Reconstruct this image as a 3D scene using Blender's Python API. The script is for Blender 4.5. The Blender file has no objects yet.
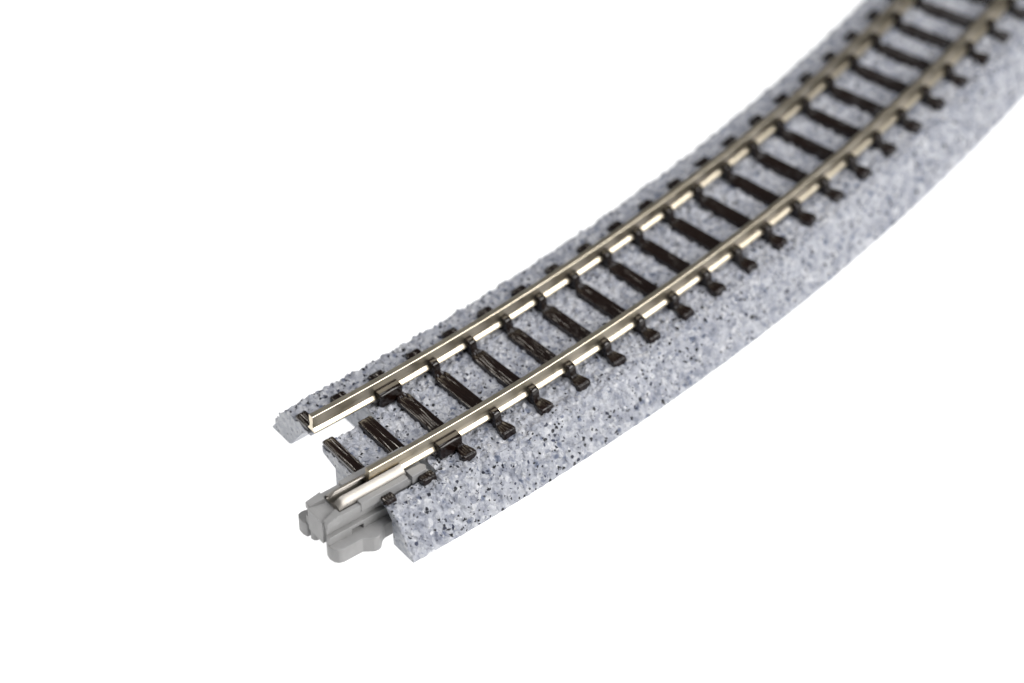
import bpy, bmesh, math, random
from mathutils import Vector, Matrix, noise
from mathutils.geometry import tessellate_polygon
random.seed(4)
S = bpy.context.scene
COL = S.collection
K = 0.001                      # everything below is written in millimetres
R = 320.284                    # centre-line radius of the curve
ZT = -7.30                     # table height (rail tops are z = 0)
LEN = 150.0                    # modelled length of the curve
PITCH, S0 = 5.0123, 0.31       # sleeper spacing
RC = 4.82                      # rail centre-line offset

# ------------------------------------------------------------------ helpers
def W(s, v, z):
    """arc length s, offset v (+ = outside of the curve), height z -> metres, from the base of the track end"""
    th = s / R
    r = R + v
    return Vector((r * math.sin(th) * K, (R - r * math.cos(th)) * K, (z - ZT) * K))

def link(o, parent=None):
    COL.objects.link(o)
    if parent:
        o.parent = parent
    return o

def mesh_obj(name, bm, mats, parent=None, smooth=False, angle=None):
    bmesh.ops.recalc_face_normals(bm, faces=bm.faces)
    me = bpy.data.meshes.new(name)
    bm.to_mesh(me)
    bm.free()
    for m in mats if isinstance(mats, (list, tuple)) else [mats]:
        me.materials.append(m)
    if smooth:
        me.polygons.foreach_set('use_smooth', [True] * len(me.polygons))
        if angle:
            me.set_sharp_from_angle(angle=math.radians(angle))
    return link(bpy.data.objects.new(name, me), parent)

def weighted(o):
    """flat faces stay flat: only the rounded edges carry the shading turn"""
    md = o.modifiers.new('weighted_normal', 'WEIGHTED_NORMAL')
    md.keep_sharp = True
    md.weight = 100
    return o

def solid_s(bm, prof, stations, mat=0, scale=None):
    """sweep a closed (v,z) profile through the stations s; capped"""
    rings = []
    for i, s in enumerate(stations):
        rings.append([bm.verts.new(W(s, v, z)) for v, z in prof])
    n = len(prof)
    fs = []
    for a, b in zip(rings, rings[1:]):
        for j in range(n):
            fs.append(bm.faces.new((a[j], a[(j + 1) % n], b[(j + 1) % n], b[j])))
    fs.append(bm.faces.new(rings[0]))
    fs.append(bm.faces.new(rings[-1][::-1]))
    for f in fs:
        f.material_index = mat
    return fs

def prism(bm, plan, z0, z1, bev=0.08, ztop=None):
    """plan polygon of (s,v) from z0 to z1 (ztop: optional height per corner), edges rounded"""
    t = bmesh.new()
    lo = [t.verts.new(W(s, v, z0)) for s, v in plan]
    hi = [t.verts.new(W(s, v, z1 if ztop is None else ztop[i])) for i, (s, v) in enumerate(plan)]
    n = len(plan)
    for j in range(n):
        t.faces.new((lo[j], lo[(j + 1) % n], hi[(j + 1) % n], hi[j]))
    t.faces.new(lo[::-1])
    t.faces.new(hi)
    merge(bm, t, bev)

def merge(bm, t, bev=0.0, seg=2):
    bmesh.ops.recalc_face_normals(t, faces=t.faces)
    if bev:
        es = [e for e in t.edges if len(e.link_faces) == 2 and e.calc_face_angle(0) > 0.35]
        bmesh.ops.bevel(t, geom=es, offset=bev * K, segments=seg, affect='EDGES', profile=0.5, clamp_overlap=True)
    me = bpy.data.meshes.new('tmp')
    t.to_mesh(me)
    t.free()
    bm.from_mesh(me)
    bpy.data.meshes.remove(me)

def mirror(plan):              # mirror (s,v) about the rail centre line
    return [(s, 2 * RC - v) for s, v in plan][::-1]

def rng(a, b, step):
    n = max(1, int(round((b - a) / step)))
    return [a + (b - a) * i / n for i in range(n + 1)]

# ---------------------------------------------------------------- materials
def new_mat(name):
    m = bpy.data.materials.new(name)
    m.use_nodes = True
    nt = m.node_tree
    return m, nt, nt.nodes['Principled BSDF'], nt.nodes, nt.links

def coords(nt, scale=1000.0):
    tc = nt.nodes.new('ShaderNodeTexCoord')
    mp = nt.nodes.new('ShaderNodeMapping')
    mp.inputs['Scale'].default_value = (scale,) * 3
    nt.links.new(tc.outputs['Object'], mp.inputs['Vector'])
    return mp.outputs['Vector']

def math_node(nt, op, a, b=None, clamp=False):
    n = nt.nodes.new('ShaderNodeMath')
    n.operation = op
    n.use_clamp = clamp
    for i, x in enumerate((a, b)):
        if x is None:
            continue
        if isinstance(x, (int, float)):
            n.inputs[i].default_value = x
        else:
            nt.links.new(x, n.inputs[i])
    return n.outputs[0]

def ramp(nt, fac, stops, interp='LINEAR'):
    n = nt.nodes.new('ShaderNodeValToRGB')
    n.color_ramp.interpolation = interp
    el = n.color_ramp.elements
    while len(el) < len(stops):
        el.new(0.5)
    for e, (p, c) in zip(el, stops):
        e.position = p
        e.color = (*c, 1) if len(c) == 3 else c
    nt.links.new(fac, n.inputs['Fac'])
    return n.outputs['Color']

def mix(nt, fac, a, b):
    n = nt.nodes.new('ShaderNodeMix')
    n.data_type = 'RGBA'
    for sock, x in ((n.inputs[0], fac), (n.inputs[6], a), (n.inputs[7], b)):
        if isinstance(x, (int, float)):
            sock.default_value = x
        elif isinstance(x, tuple):
            sock.default_value = (*x, 1)
        else:
            nt.links.new(x, sock)
    return n.outputs[2]

def voronoi(nt, vec, scale, feature='F1', rand=1.0, smooth=None):
    n = nt.nodes.new('ShaderNodeTexVoronoi')
    n.feature = feature
    n.inputs['Scale'].default_value = scale
    n.inputs['Randomness'].default_value = rand
    nt.links.new(vec, n.inputs['Vector'])
    return n

def noise_tex(nt, vec, scale, detail=2.0, rough=0.5):
    n = nt.nodes.new('ShaderNodeTexNoise')
    n.inputs['Scale'].default_value = scale
    n.inputs['Detail'].default_value = detail
    n.inputs['Roughness'].default_value = rough
    nt.links.new(vec, n.inputs['Vector'])
    return n

def speck(nt, vec, scale, density, radius, soft=0.12):
    """round specks: random cells of a voronoi, kept where the cell's random value is under density"""
    v = voronoi(nt, vec, scale)
    sep = nt.nodes.new('ShaderNodeSeparateColor')
    nt.links.new(v.outputs['Color'], sep.inputs[0])
    cl = noise_tex(nt, vec, 0.45, 2)
    th = math_node(nt, 'MULTIPLY', math_node(nt, 'SUBTRACT', cl.outputs['Fac'], 0.24), density * 3.9)
    keep = math_node(nt, 'LESS_THAN', sep.outputs[0], th)
    rad = math_node(nt, 'MULTIPLY_ADD', sep.outputs[1], radius * 0.8)
    nt.nodes[-1].inputs[2].default_value = radius * 0.55
    d = math_node(nt, 'SUBTRACT', rad, v.outputs['Distance'])
    d = math_node(nt, 'DIVIDE', d, soft, clamp=True)
    return math_node(nt, 'MULTIPLY', keep, d), sep.outputs[2]

def ballast_material(name, amount):
    m, nt, b, N, L = new_mat(name)
    vec0 = coords(nt)
    # warp so that grains are not perfectly round cells
    nz = noise_tex(nt, vec0, 1.6, 3)
    add = N.new('ShaderNodeMixRGB')
    add.blend_type = 'LINEAR_LIGHT'
    add.inputs[0].default_value = 0.22
    L.new(vec0, add.inputs[1])
    L.new(nz.outputs['Color'], add.inputs[2])
    vec = add.outputs[0]
    g = voronoi(nt, vec, 1.75)
    sep = N.new('ShaderNodeSeparateColor')
    L.new(g.outputs['Color'], sep.inputs[0])
    grain = ramp(nt, sep.outputs[0], [(0.0, BAL[0]), (0.35, BAL[1]), (0.75, BAL[2]), (1.0, BAL[3])])
    cloud = noise_tex(nt, vec0, 0.9, 4, 0.6)
    blotch = ramp(nt, cloud.outputs['Fac'], [(0.36, BAL[0]), (0.52, BAL[2]), (0.68, BAL[3])])
    col = mix(nt, 0.42, grain, blotch)
    # blue-grey smudges
    s1, _ = speck(nt, vec, 1.25, 0.24 * amount, 0.42, 0.25)
    col = mix(nt, math_node(nt, 'MULTIPLY', s1, 0.85), col, BLUE)
    # pale quartz grains
    s3, _ = speck(nt, vec, 2.0, 0.10 * amount, 0.42, 0.16)
    col = mix(nt, math_node(nt, 'MULTIPLY', s3, 0.75), col, PALE)
    # black specks of two sizes
    s2, r2 = speck(nt, vec, 2.05, 0.19 * amount, 0.41, 0.05)
    col = mix(nt, math_node(nt, 'MULTIPLY', s2, 0.98), col, ramp(nt, r2, [(0.0, (0.003, 0.003, 0.005)), (0.6, (0.006, 0.007, 0.014)), (1.0, (0.03, 0.036, 0.07))]))
    s4, _ = speck(nt, vec, 3.4, 0.13 * amount, 0.40, 0.10)
    col = mix(nt, math_node(nt, 'MULTIPLY', s4, 0.92), col, (0.008, 0.009, 0.016))
    if amount < 0.5:
        col = mix(nt, 0.25, col, (0.21, 0.235, 0.245))
    L.new(col, b.inputs['Base Color'])
    b.inputs['Roughness'].default_value = 0.22
    b.inputs['Specular IOR Level'].default_value = 0.5
    b.inputs['Subsurface Weight'].default_value = 0.0
    # fine relief
    h1 = voronoi(nt, vec, 2.6, 'SMOOTH_F1')
    h2 = noise_tex(nt, vec0, 6.0, 3, 0.6)
    hh = math_node(nt, 'ADD', math_node(nt, 'MULTIPLY', h1.outputs['Distance'], -1.0), math_node(nt, 'MULTIPLY', h2.outputs['Fac'], 0.45))
    bp = N.new('ShaderNodeBump')
    bp.inputs['Strength'].default_value = 1.0
    bp.inputs['Distance'].default_value = 0.27 * K * (1.0 if amount > 0.5 else 0.3)
    L.new(hh, bp.inputs['Height'])
    L.new(bp.outputs[0], b.inputs['Normal'])
    return m

BAL = [(0.18, 0.195, 0.245), (0.335, 0.349, 0.403), (0.435, 0.446, 0.490), (0.60, 0.605, 0.632)]
BLUE = (0.085, 0.108, 0.175)
PALE = (0.74, 0.74, 0.76)
M_BAL = ballast_material('granite_fleck_plastic', 1.0)
M_CUT = ballast_material('moulded_edge_plastic', 0.35)

# nickel-silver rail
M_RAIL, nt, b, N, L = new_mat('nickel_silver')
vec = coords(nt)
n1 = noise_tex(nt, vec, 0.35, 3)
L.new(ramp(nt, n1.outputs['Fac'], [(0.3, (0.63, 0.555, 0.425)), (0.7, (0.71, 0.635, 0.505))]), b.inputs['Base Color'])
b.inputs['Metallic'].default_value = 1.0
n2 = noise_tex(nt, vec, 0.5, 3)
r_ = ramp(nt, n2.outputs['Fac'], [(0.3, (0.30,) * 3), (0.7, (0.36,) * 3)])
L.new(r_, b.inputs['Roughness'])

M_CLIP, nt, b, N, L = new_mat('joiner_metal')
vec = coords(nt)
n1 = noise_tex(nt, vec, 0.8, 4)
L.new(ramp(nt, n1.outputs['Fac'], [(0.3, (0.31, 0.288, 0.262)), (0.7, (0.38, 0.36, 0.332))]), b.inputs['Base Color'])
b.inputs['Metallic'].default_value = 1.0
b.inputs['Roughness'].default_value = 0.46

# glossy dark brown sleeper plastic
def sleeper_material(name, base):
    m, nt, b, N, L = new_mat(name)
    vec = coords(nt)
    n1 = noise_tex(nt, vec, 1.5, 4)
    L.new(ramp(nt, n1.outputs['Fac'], [(0.35, base), (0.7, tuple(1.7 * c for c in base))]), b.inputs['Base Color'])
    b.inputs['Roughness'].default_value = 0.14
    b.inputs['Specular IOR Level'].default_value = 0.5
    n2 = noise_tex(nt, vec, 5.0, 4)
    bp = N.new('ShaderNodeBump')
    bp.inputs['Strength'].default_value = 0.15
    bp.inputs['Distance'].default_value = 0.05 * K
    L.new(n2.outputs['Fac'], bp.inputs['Height'])
    L.new(bp.outputs[0], b.inputs['Normal'])
    return m
M_TIE = sleeper_material('dark_brown_plastic', (0.0068, 0.0032, 0.0022))

# grey joiner plastic
M_JOIN, nt, b, N, L = new_mat('mid_grey_plastic')
vec = coords(nt)
n1 = noise_tex(nt, vec, 0.7, 3)
L.new(ramp(nt, n1.outputs['Fac'], [(0.3, (0.258, 0.256, 0.256)), (0.7, (0.298, 0.295, 0.295))]), b.inputs['Base Color'])
b.inputs['Roughness'].default_value = 0.42
n2 = noise_tex(nt, vec, 9.0, 3)
bp = N.new('ShaderNodeBump')
bp.inputs['Strength'].default_value = 0.25
bp.inputs['Distance'].default_value = 0.03 * K
L.new(n2.outputs['Fac'], bp.inputs['Height'])
L.new(bp.outputs[0], b.inputs['Normal'])

# translucent white sheet, made up so an added lamp below whites it out
M_TAB, nt, b, N, L = new_mat('translucent_white')
N.remove(b)
df = N.new('ShaderNodeBsdfDiffuse')
tr = N.new('ShaderNodeBsdfTranslucent')
df.inputs[0].default_value = (0.9, 0.9, 0.9, 1)
tr.inputs[0].default_value = (0.95, 0.95, 0.95, 1)
mx = N.new('ShaderNodeMixShader')
mx.inputs[0].default_value = 0.5
L.new(df.outputs[0], mx.inputs[1])
L.new(tr.outputs[0], mx.inputs[2])
L.new(mx.outputs[0], N['Material Output'].inputs['Surface'])

# -------------------------------------------------------------------- table
bm = bmesh.new()
q = 1.2
bm.faces.new([bm.verts.new((x, y, -0.00002)) for x, y in ((-q, -q), (q, -q), (q, q), (-q, q))])
table = mesh_obj('ground', bm, M_TAB)
table['kind'] = 'structure'
table['label'] = 'seamless pure white tabletop under the track, whitened by an added lamp below'

# --------------------------------------------------------------- track root
track = link(bpy.data.objects.new('model_railway_track', None))
track.empty_display_size = 0.01
track['label'] = 'curved length of model railway track on grey granite-flecked roadbed with one plastic joiner'
track['category'] = 'model track'

# ------------------------------------------------------------------ roadbed
TOPZ = -2.72
def pebble(p):
    """moulded stone relief, 0..1, at p (mm)"""
    q = p + 0.35 * noise.noise_vector(p * 1.1)
    h = 0.0
    d, pts = noise.voronoi(q * 1.25)
    c = noise.cell(pts[0] * 7.31)
    h += max(0.0, 1.0 - (d[0] / 0.62) ** 2) * (0.35 + 0.65 * abs(c))
    d, pts = noise.voronoi(q * 2.3 + Vector((5.1, 2.2, 8.8)))
    h += 0.45 * max(0.0, 1.0 - (d[0] / 0.6) ** 2)
    return h

SKIN = [(-12.32, -7.30), (-12.28, -6.95), (-9.95, -3.05), (-9.55, -2.80), (-9.0, TOPZ), (8.55, TOPZ), (9.05, -2.83), (9.45, -3.2), (12.08, -6.95), (12.14, -7.30)]
def skin_between(v0, v1, step):
    """points of the outer skin between two offsets, densely sampled, with outward normals"""
    pts = []
    for (a, b) in zip(SKIN, SKIN[1:]):
        ln = math.hypot(b[0] - a[0], b[1] - a[1])
        n = max(1, int(math.ceil(ln / step)))
        nv, nz = -(b[1] - a[1]) / ln, (b[0] - a[0]) / ln
        for i in range(n):
            t = i / n
            pts.append((a[0] + (b[0] - a[0]) * t, a[1] + (b[1] - a[1]) * t, nv, nz))
    pts.append((*SKIN[-1], 1, 0))
    out = [p for p in pts if v0 - 1e-6 <= p[0] <= v1 + 1e-6]
    if v0 > SKIN[0][0]:
        out.insert(0, (v0, TOPZ, 0, 1))
    if v1 < SKIN[-1][0]:
        out.append((v1, TOPZ, 0, 1))
    return out

AMP = 0.43
def skin_point(s, v, z, nv, nz, keep_end=False):
    p = W(s, v, z) / K
    h = AMP * (pebble(p) - 0.66)
    edge = min(1.0, max(0.0, (z - ZT) / 0.9))        # the lower hem is smoother
    h *= 0.15 + 0.85 * edge
    h += 0.10 * (noise.noise(p * 0.35)) * edge
    return (v + nv * h, z + nz * h)

def roadbed_piece(bm, skin, under, stations, cap0=True, cap1=True):
    rings = []
    for s in stations:
        ring = []
        for (v, z, nv, nz) in skin:
            vv, zz = skin_point(s, v, z, nv, nz)
            ring.append(bm.verts.new(W(s, vv, max(zz, ZT))))
        for (v, z) in under:
            ring.append(bm.verts.new(W(s, v, z)))
        rings.append(ring)
    n, ns = len(rings[0]), len(skin)
    for a, b in zip(rings, rings[1:]):
        for j in range(n):
            f = bm.faces.new((a[j], b[j], b[(j + 1) % n], a[(j + 1) % n]))
            f.material_index = 0 if j < ns - 1 else 1
            f.smooth = j < ns - 1
    for ok, ring in ((cap0, rings[0]), (cap1, rings[-1])):
        if ok:
            flat = [Vector((x.co.y, x.co.z, 0)) for x in ring]
            for tri in tessellate_polygon([flat]):
                bm.faces.new([ring[i] for i in tri]).material_index = 1

bm = bmesh.new()
near = 0.145
stA = rng(0.0, 6.8, near)
# left shoulder with its sloping inner cheek
roadbed_piece(bm, skin_between(-99, -5.0, near), [(-5.0, -2.95), (-5.9, -3.2), (-6.6, -3.8), (-7.3, -4.85), (-8.25, -6.2), (-8.75, -7.0), (-9.2, -7.3)], stA, cap1=False)
# middle rib between the two joiner pockets
roadbed_piece(bm, skin_between(-3.05, 2.95, near), [(2.95, -3.9), (0.95, -4.4), (0.95, -7.3), (-0.86, -7.3), (-0.86, -4.38), (-2.98, -3.70)], stA, cap1=False)
# right shoulder
roadbed_piece(bm, skin_between(6.98, 99, near), [(8.85, -7.3), (8.72, -4.0), (7.75, -3.0), (6.98, -2.95)], stA, cap1=False)
# full width beyond the pockets
stB = rng(6.8, 60, near) + rng(60, 100, 0.26)[1:] + rng(100, LEN, 0.5)[1:]
roadbed_piece(bm, skin_between(-99, 99, near), [], stB)
roadbed = mesh_obj('roadbed', bm, [M_BAL, M_CUT], track)

# -------------------------------------------------------------------- rails
HALF = [(0.0, 0.0), (0.283, 0.0), (0.32, -0.037), (0.32, -0.84), (0.29, -0.92), (0.22, -0.98), (0.22, -1.08), (0.26, -1.38), (0.31, -1.55), (0.44, -1.71), (0.58, -1.86), (0.61, -1.92), (0.61, -2.05), (0.0, -2.05)]
def rail_profile(c):
    right = [(c + a, z) for a, z in HALF[1:-1]]
    left = [(c - a, z) for a, z in HALF[1:-1]][::-1]
    return right + left
for side, c in ((-1, -RC), (1, RC)):
    bm = bmesh.new()
    solid_s(bm, rail_profile(c), rng(0.0, LEN, 1.0))
    bmesh.ops.recalc_face_normals(bm, faces=bm.faces)
    mesh_obj('rail', bm, M_RAIL, track, smooth=True, angle=20)

# ----------------------------------------------------------------- sleepers
def tie_width(v):
    a = abs(v)
    if a < 2.9: return 1.69
    if a < 3.5: return 1.69 - 0.83 * (0.5 - 0.5 * math.cos(math.pi * (a - 2.9) / 0.6))
    if a < 6.1: return 0.86
    return 0.86 + 0.83 * min(1.0, (a - 6.1) / 1.15) ** 0.8

def L3(x, v, z):               # sleeper's own frame: x along the track, v outward, z up from its top plane
    return Vector((x * K, -v * K, z * K))

def grain(x, v, seed, a):
    """cut wood grain: a few meandering V grooves along the sleeper on a gently uneven top"""
    z = 0.25 * noise.noise(Vector((x * 1.6, seed * 5.1, v * 0.2)))
    for k in range(6):
        ph = seed * 7.7 + k * 13.1
        base = -0.78 + 0.31 * k + 0.10 * math.sin(ph)
        xc = base + 0.26 * noise.noise(Vector((v * 0.28, ph, 0))) + 0.05 * noise.noise(Vector((v * 1.1, ph, 4)))
        depth = max(0.0, 0.75 + 1.1 * noise.noise(Vector((v * 0.15, ph, 9))))
        half = 0.105
        z -= min(1.0, depth) * max(0.0, 1 - abs(x - xc) / half)
    return a * z

def tie_piece(bm, v0, v1, seed, full=False, width=1.69, shift=0.0):
    NX = 44
    vs = rng(v0, v1, 0.16)
    top = []
    for i, v in enumerate(vs):
        w = width if full else tie_width(v)
        e = min(v - v0, v1 - v)
        # rounded ends
        ww = w * (1 - 0.10 * max(0, 1 - e / 0.22))
        neck = 0.0 if full or abs(v) > 6.1 else max(0.0, (1.69 - w) / 0.83)
        row = []
        for j in range(NX + 1):
            t = -1 + 2 * j / NX
            x = ww / 2 * t + shift
            z = grain(x, v, seed, 0.095 * (1 - 0.8 * neck) * min(1.0, (1.0 - abs(t)) / 0.22)) + 0.04
            z -= 0.10 * max(0, abs(t) - 0.86) / 0.14            # eased long edges
            z -= 0.10 * max(0, 1 - e / 0.16)
            z += 0.10 * neck
            row.append(bm.verts.new(L3(x, v, z)))
        top.append(row)
    for a, b in zip(top, top[1:]):
        for j in range(NX):
            bm.faces.new((a[j], a[j + 1], b[j + 1], b[j])).smooth = True
    # skirt down into the ballast, flaring slightly
    loop = [r[0] for r in top] + top[-1][1:-1] + [r[-1] for r in top][::-1] + top[0][1:-1][::-1]
    cx = 0.5 * (v0 + v1)
    low = []
    for q_ in loop:
        x, v = q_.co.x / K, -q_.co.y / K
        low.append(bm.verts.new(L3(shift + (x - shift) * (1.05 if not shift else 0.98), v + (0.06 if v > v1 - 0.01 else -0.06 if v < v0 + 0.01 else 0), -0.42 if shift else -1.1)))
    n = len(loop)
    for j in range(n):
        f = bm.faces.new((loop[j], loop[(j + 1) % n], low[(j + 1) % n], low[j]))
    bm.faces.new(low)

def chair_bm(sign, x0, x1, long_plate=False):
    """moulded chair gripping the foot of the rail; sign = side of the sleeper, always both flanks"""
    bm = bmesh.new()
    for flank in (-1, 1):
        c = sign * RC
        t = bmesh.new()
        if long_plate:
            prof = [(0.21, -1.02), (1.02, -1.04), (1.28, -1.20), (1.36, -2.75), (0.58, -2.75), (0.57, -1.75), (0.30, -1.40)]
        else:
            prof = [(0.22, -1.02), (0.84, -1.04), (1.10, -1.20), (1.22, -1.55), (1.34, -2.18), (1.36, -2.75), (0.58, -2.75), (0.57, -1.75), (0.30, -1.40)]
        a = [t.verts.new(L3(x0, c + flank * d, z + 2.25)) for d, z in prof]
        b_ = [t.verts.new(L3(x1, c + flank * d, z + 2.25)) for d, z in prof]
        n = len(prof)
        for j in range(n):
            t.faces.new((a[j], a[(j + 1) % n], b_[(j + 1) % n], b_[j]))
        t.faces.new(a[::-1]); t.faces.new(b_)
        merge(bm, t, 0.09)
    return bm

variants = []
for k in range(6):
    bm = bmesh.new()
    tie_piece(bm, -7.85, 7.85, 1.3 + k * 2.17)
    bmesh.ops.recalc_face_normals(bm, faces=bm.faces)
    me = bpy.data.meshes.new('tie')
    bm.to_mesh(me); bm.free()
    me.materials.append(M_TIE)
    variants.append(me)
chairs = {}
for sign in (-1, 1):
    for key, (x0, x1, lp) in {'short': (-0.44, 0.44, False), 'long': (-2.45, 0.35, True)}.items():
        bm = chair_bm(sign, x0, x1, lp)
        bmesh.ops.recalc_face_normals(bm, faces=bm.faces)
        me = bpy.data.meshes.new('rail_clip')
        bm.to_mesh(me); bm.free()
        me.materials.append(M_TIE)
        me.polygons.foreach_set('use_smooth', [True] * len(me.polygons))
        me.set_sharp_from_angle(angle=math.radians(50))
        chairs[(sign, key)] = me

n_ties = int((LEN - 2 - S0) / PITCH)
for k in range(n_ties):
    s = S0 + PITCH * k
    if k < 2:                  # cut sleepers beside the joiner pockets
        bm = bmesh.new()
        tw = {'full': True, 'width': 1.30, 'shift': 0.38} if k == 0 else {'full': True}
        tie_piece(bm, -3.12, 3.2, 11.3 + 3 * k, **tw)
        tie_piece(bm, -7.85, -5.6, 21.3 + 3 * k, **tw)
        tie_piece(bm, 6.80, 7.85, 31.3 + 3 * k, **tw)
        bmesh.ops.recalc_face_normals(bm, faces=bm.faces)
        me = bpy.data.meshes.new('tie')
        bm.to_mesh(me); bm.free()
        me.materials.append(M_TIE)
    else:
        me = variants[(k * 5 + k // 6) % 6]
    tie = link(bpy.data.objects.new('tie', me), track)
    tie.location = W(s, 0, -2.25)
    tie.rotation_euler = (0, 0, s / R)
    if k >= 2:
        for sign in (-1, 1):
            weighted(link(bpy.data.objects.new('rail_clip', chairs[(sign, 'long' if k == 2 else 'short')]), tie))

# ------------------------------------------------------- grey plastic joiner
bm = bmesh.new()
right = [(-4.6, 0.95), (-5.85, 1.05), (-6.1, 1.5), (-6.18, 2.0), (-6.05, 2.65), (-5.7, 3.05), (-5.2, 3.2), (-3.05, 3.2), (-2.15, 3.85), (-1.65, 3.95), (-1.30, 3.80), (-0.75, 3.2), (-0.3, 3.0), (5.6, 3.0)]
left = [(-4.6, -0.85), (-5.7, -0.82), (-5.95, -1.0), (-6.08, -1.45), (-5.5, -1.50), (-5.5, -1.76), (-6.2, -1.82), (-6.37, -2.4), (-6.34, -3.05), (-6.1, -3.5), (-5.6, -3.62), (-4.2, -3.3), (-3.05, -3.2), (-2.15, -3.85), (-1.65, -3.95), (-1.30, -3.80), (-0.75, -3.2), (-0.3, -3.0), (5.6, -3.0)]
plan = [(s, RC + d) for s, d in right] + [(s, RC + d) for s, d in left[::-1]]
prism(bm, plan, -7.1, -5.2, 0.10)
# beam with a waisted flank; the lower flange has a moulded slot
half = [(1.55, -5.3), (1.55, -3.10), (1.90, -2.98), (1.90, -2.50)]
prof = [(RC + a, z) for a, z in half] + [(RC - a, z) for a, z in half[::-1]]
t = bmesh.new()
solid_s(t, prof, [-6.05, 6.0])
merge(bm, t, 0.05)
for mir in (False, True):
    f = mirror if mir else (lambda p: p)
    for a, b2, z0 in ((-6.08, -3.45, -5.3), (-3.55, -2.0, -4.55), (-2.1, 6.0, -5.3)):
        prism(bm, f([(a, RC + 1.4), (b2, RC + 1.4), (b2, RC + 2.06), (a, RC + 2.06)]), z0, -4.12, 0.05)
# nose, funnel posts, ledges and tabs
prism(bm, [(-6.34, RC - 1.24), (-5.7, RC - 1.24), (-5.7, RC + 1.24), (-6.34, RC + 1.24)], -5.34, -2.46, 0.035)
for mir in (False, True):
    f = mirror if mir else (lambda p: p)
    zt = [-2.25, -1.85, -1.85, -2.2]
    post = [(-6.14, RC + 1.22), (-4.5, RC + 0.92), (-4.42, RC + 1.93), (-6.14, RC + 1.93)]
    prism(bm, f(post), -3.0, -2.0, 0.045, ztop=zt[::-1] if mir else zt)
    prism(bm, f([(-4.5, RC + 1.34), (-2.15, RC + 1.34), (-2.15, RC + 1.90), (-4.5, RC + 1.90)]), -2.7, -2.10, 0.06)
    prism(bm, f([(-2.2, RC + 1.26), (3.45, RC + 1.26), (3.45, RC + 1.98), (-2.2, RC + 1.98)]), -2.92, -1.82, 0.07)
    prism(bm, f([(3.85, RC + 0.95), (5.6, RC + 1.05), (5.9, RC + 1.5), (5.6, RC + 2.02), (3.85, RC + 2.06)]), -2.92, -1.86, 0.07)
joiner = weighted(mesh_obj('rail_joiner', bm, M_JOIN, track, smooth=True, angle=50))

# sprung metal contact folded round the foot of the rail
outer = [(0.0, -2.44), (0.85, -2.44), (1.14, -2.36), (1.28, -2.16), (1.28, -1.92), (1.16, -1.68), (0.90, -1.42), (0.66, -1.25), (0.44, -1.14)]
inner = [(0.36, -1.24), (0.58, -1.36), (0.80, -1.53), (1.02, -1.76), (1.13, -1.95), (1.13, -2.12), (1.02, -2.26), (0.82, -2.30), (0.0, -2.30)]
half = outer + inner
prof = outer[1:] + inner[:-1]
full_prof = [(RC + a, z) for a, z in prof] + [(RC - a, z) for a, z in prof[::-1]]
bm = bmesh.new()
def clip_ring(s):
    k = max(0.0, min(1.0, (-3.5 - s) / 0.7))          # mouth: upper lips cut back in a curve
    o = []
    for v, z in full_prof:
        d = v - RC
        cut = k * k * max(0.0, (z + 2.3)) * 0.35
        o.append((v, z - cut))
    return o
rings = []
for s in (-4.25, -4.1, -3.9, -3.6, -3.0, -1.5, 0.0, 1.5, 3.0, 3.62):
    rings.append([bm.verts.new(W(s, v, z)) for v, z in clip_ring(s)])
n = len(rings[0])
for a, b2 in zip(rings, rings[1:]):
    for j in range(n):
        bm.faces.new((a[j], a[(j + 1) % n], b2[(j + 1) % n], b2[j]))
bm.faces.new(rings[0]); bm.faces.new(rings[-1][::-1])
bmesh.ops.triangulate(bm, faces=[f for f in bm.faces if len(f.verts) > 4])
mesh_obj('metal_contact', bm, M_CLIP, joiner, smooth=True, angle=45)

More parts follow.
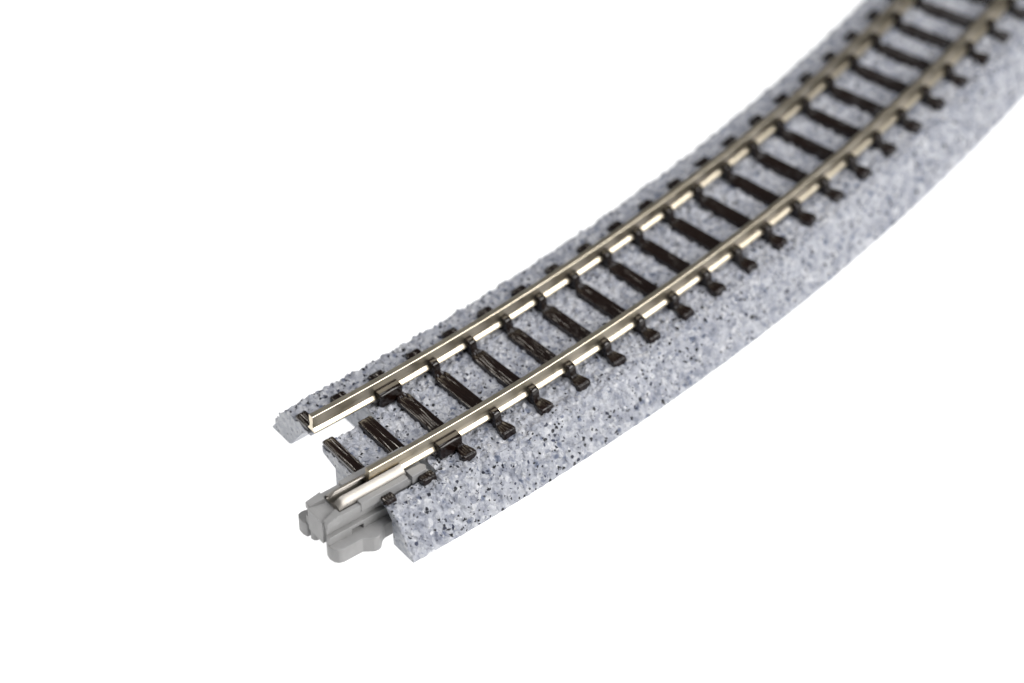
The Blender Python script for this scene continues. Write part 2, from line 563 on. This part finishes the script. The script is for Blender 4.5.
# ----------------------------------------------------------- lamps and world
w = bpy.data.worlds.new('World')
S.world = w
w.use_nodes = True
bg = w.node_tree.nodes['Background']
bg.inputs[0].default_value = (0.93, 0.96, 1.0, 1)
bg.inputs[1].default_value = 0.09

def area(name, loc, target, sx, sy, power, color=(1, 1, 1)):
    la = bpy.data.lights.new(name, 'AREA')
    la.shape = 'RECTANGLE'
    la.size, la.size_y = sx, sy
    la.energy = power
    la.color = color
    o = link(bpy.data.objects.new(name, la))
    o.location = loc
    o.rotation_euler = (Vector(target) - Vector(loc)).to_track_quat('-Z', 'Y').to_euler()
    return o
MID = (0.04, 0.0, 0.0)
area('softbox_key', (0.04 + 0.33, -0.62, 0.56), MID, 0.66, 0.58, 8.4, (1.0, 0.99, 0.97))
area('softbox_top', (0.02, 0.08, 0.95), MID, 0.5, 0.5, 3.7, (0.97, 0.98, 1.0))
area('added_grain_strip', (0.04 - 0.46, 0.55, 0.60), MID, 0.22, 0.08, 1.15, (1.0, 0.93, 0.84))  # strip added to draw highlight lines along the sleeper grain
area('added_underlight', (0.04, 0.0, -0.5), MID, 2.0, 2.0, 25.0)  # unseen lamp added below the sheet to keep the ground white and shadowless

# ------------------------------------------------------------------- camera
cd = bpy.data.cameras.new('camera')
cam = link(bpy.data.objects.new('camera', cd))
S.camera = cam
C = Vector((-118.2857, -180.9995, 213.9875 - ZT)) * K
r = Vector((0.7880281424303652, -0.6156209344686971, -0.004744658221228544))
u = Vector((0.42200898244347135, 0.5345509640308328, 0.7322319889152162))
d = Vector((0.4482410796377035, 0.5790217024409323, -0.6810387673456119))
m = Matrix((r, u, -d)).transposed().to_4x4()
m.translation = C
cam.matrix_world = m
cd.sensor_width = 36.0
cd.lens = 3059.953 / 1024 * 36.0
cd.clip_start, cd.clip_end = 0.01, 20.0
cd.dof.use_dof = True
cd.dof.focus_distance = 0.3065
cd.dof.aperture_fstop = 16.5

S.view_settings.view_transform = 'Standard'
S.view_settings.look = 'None'
S.view_settings.exposure = 0.18
S.view_settings.gamma = 1.0
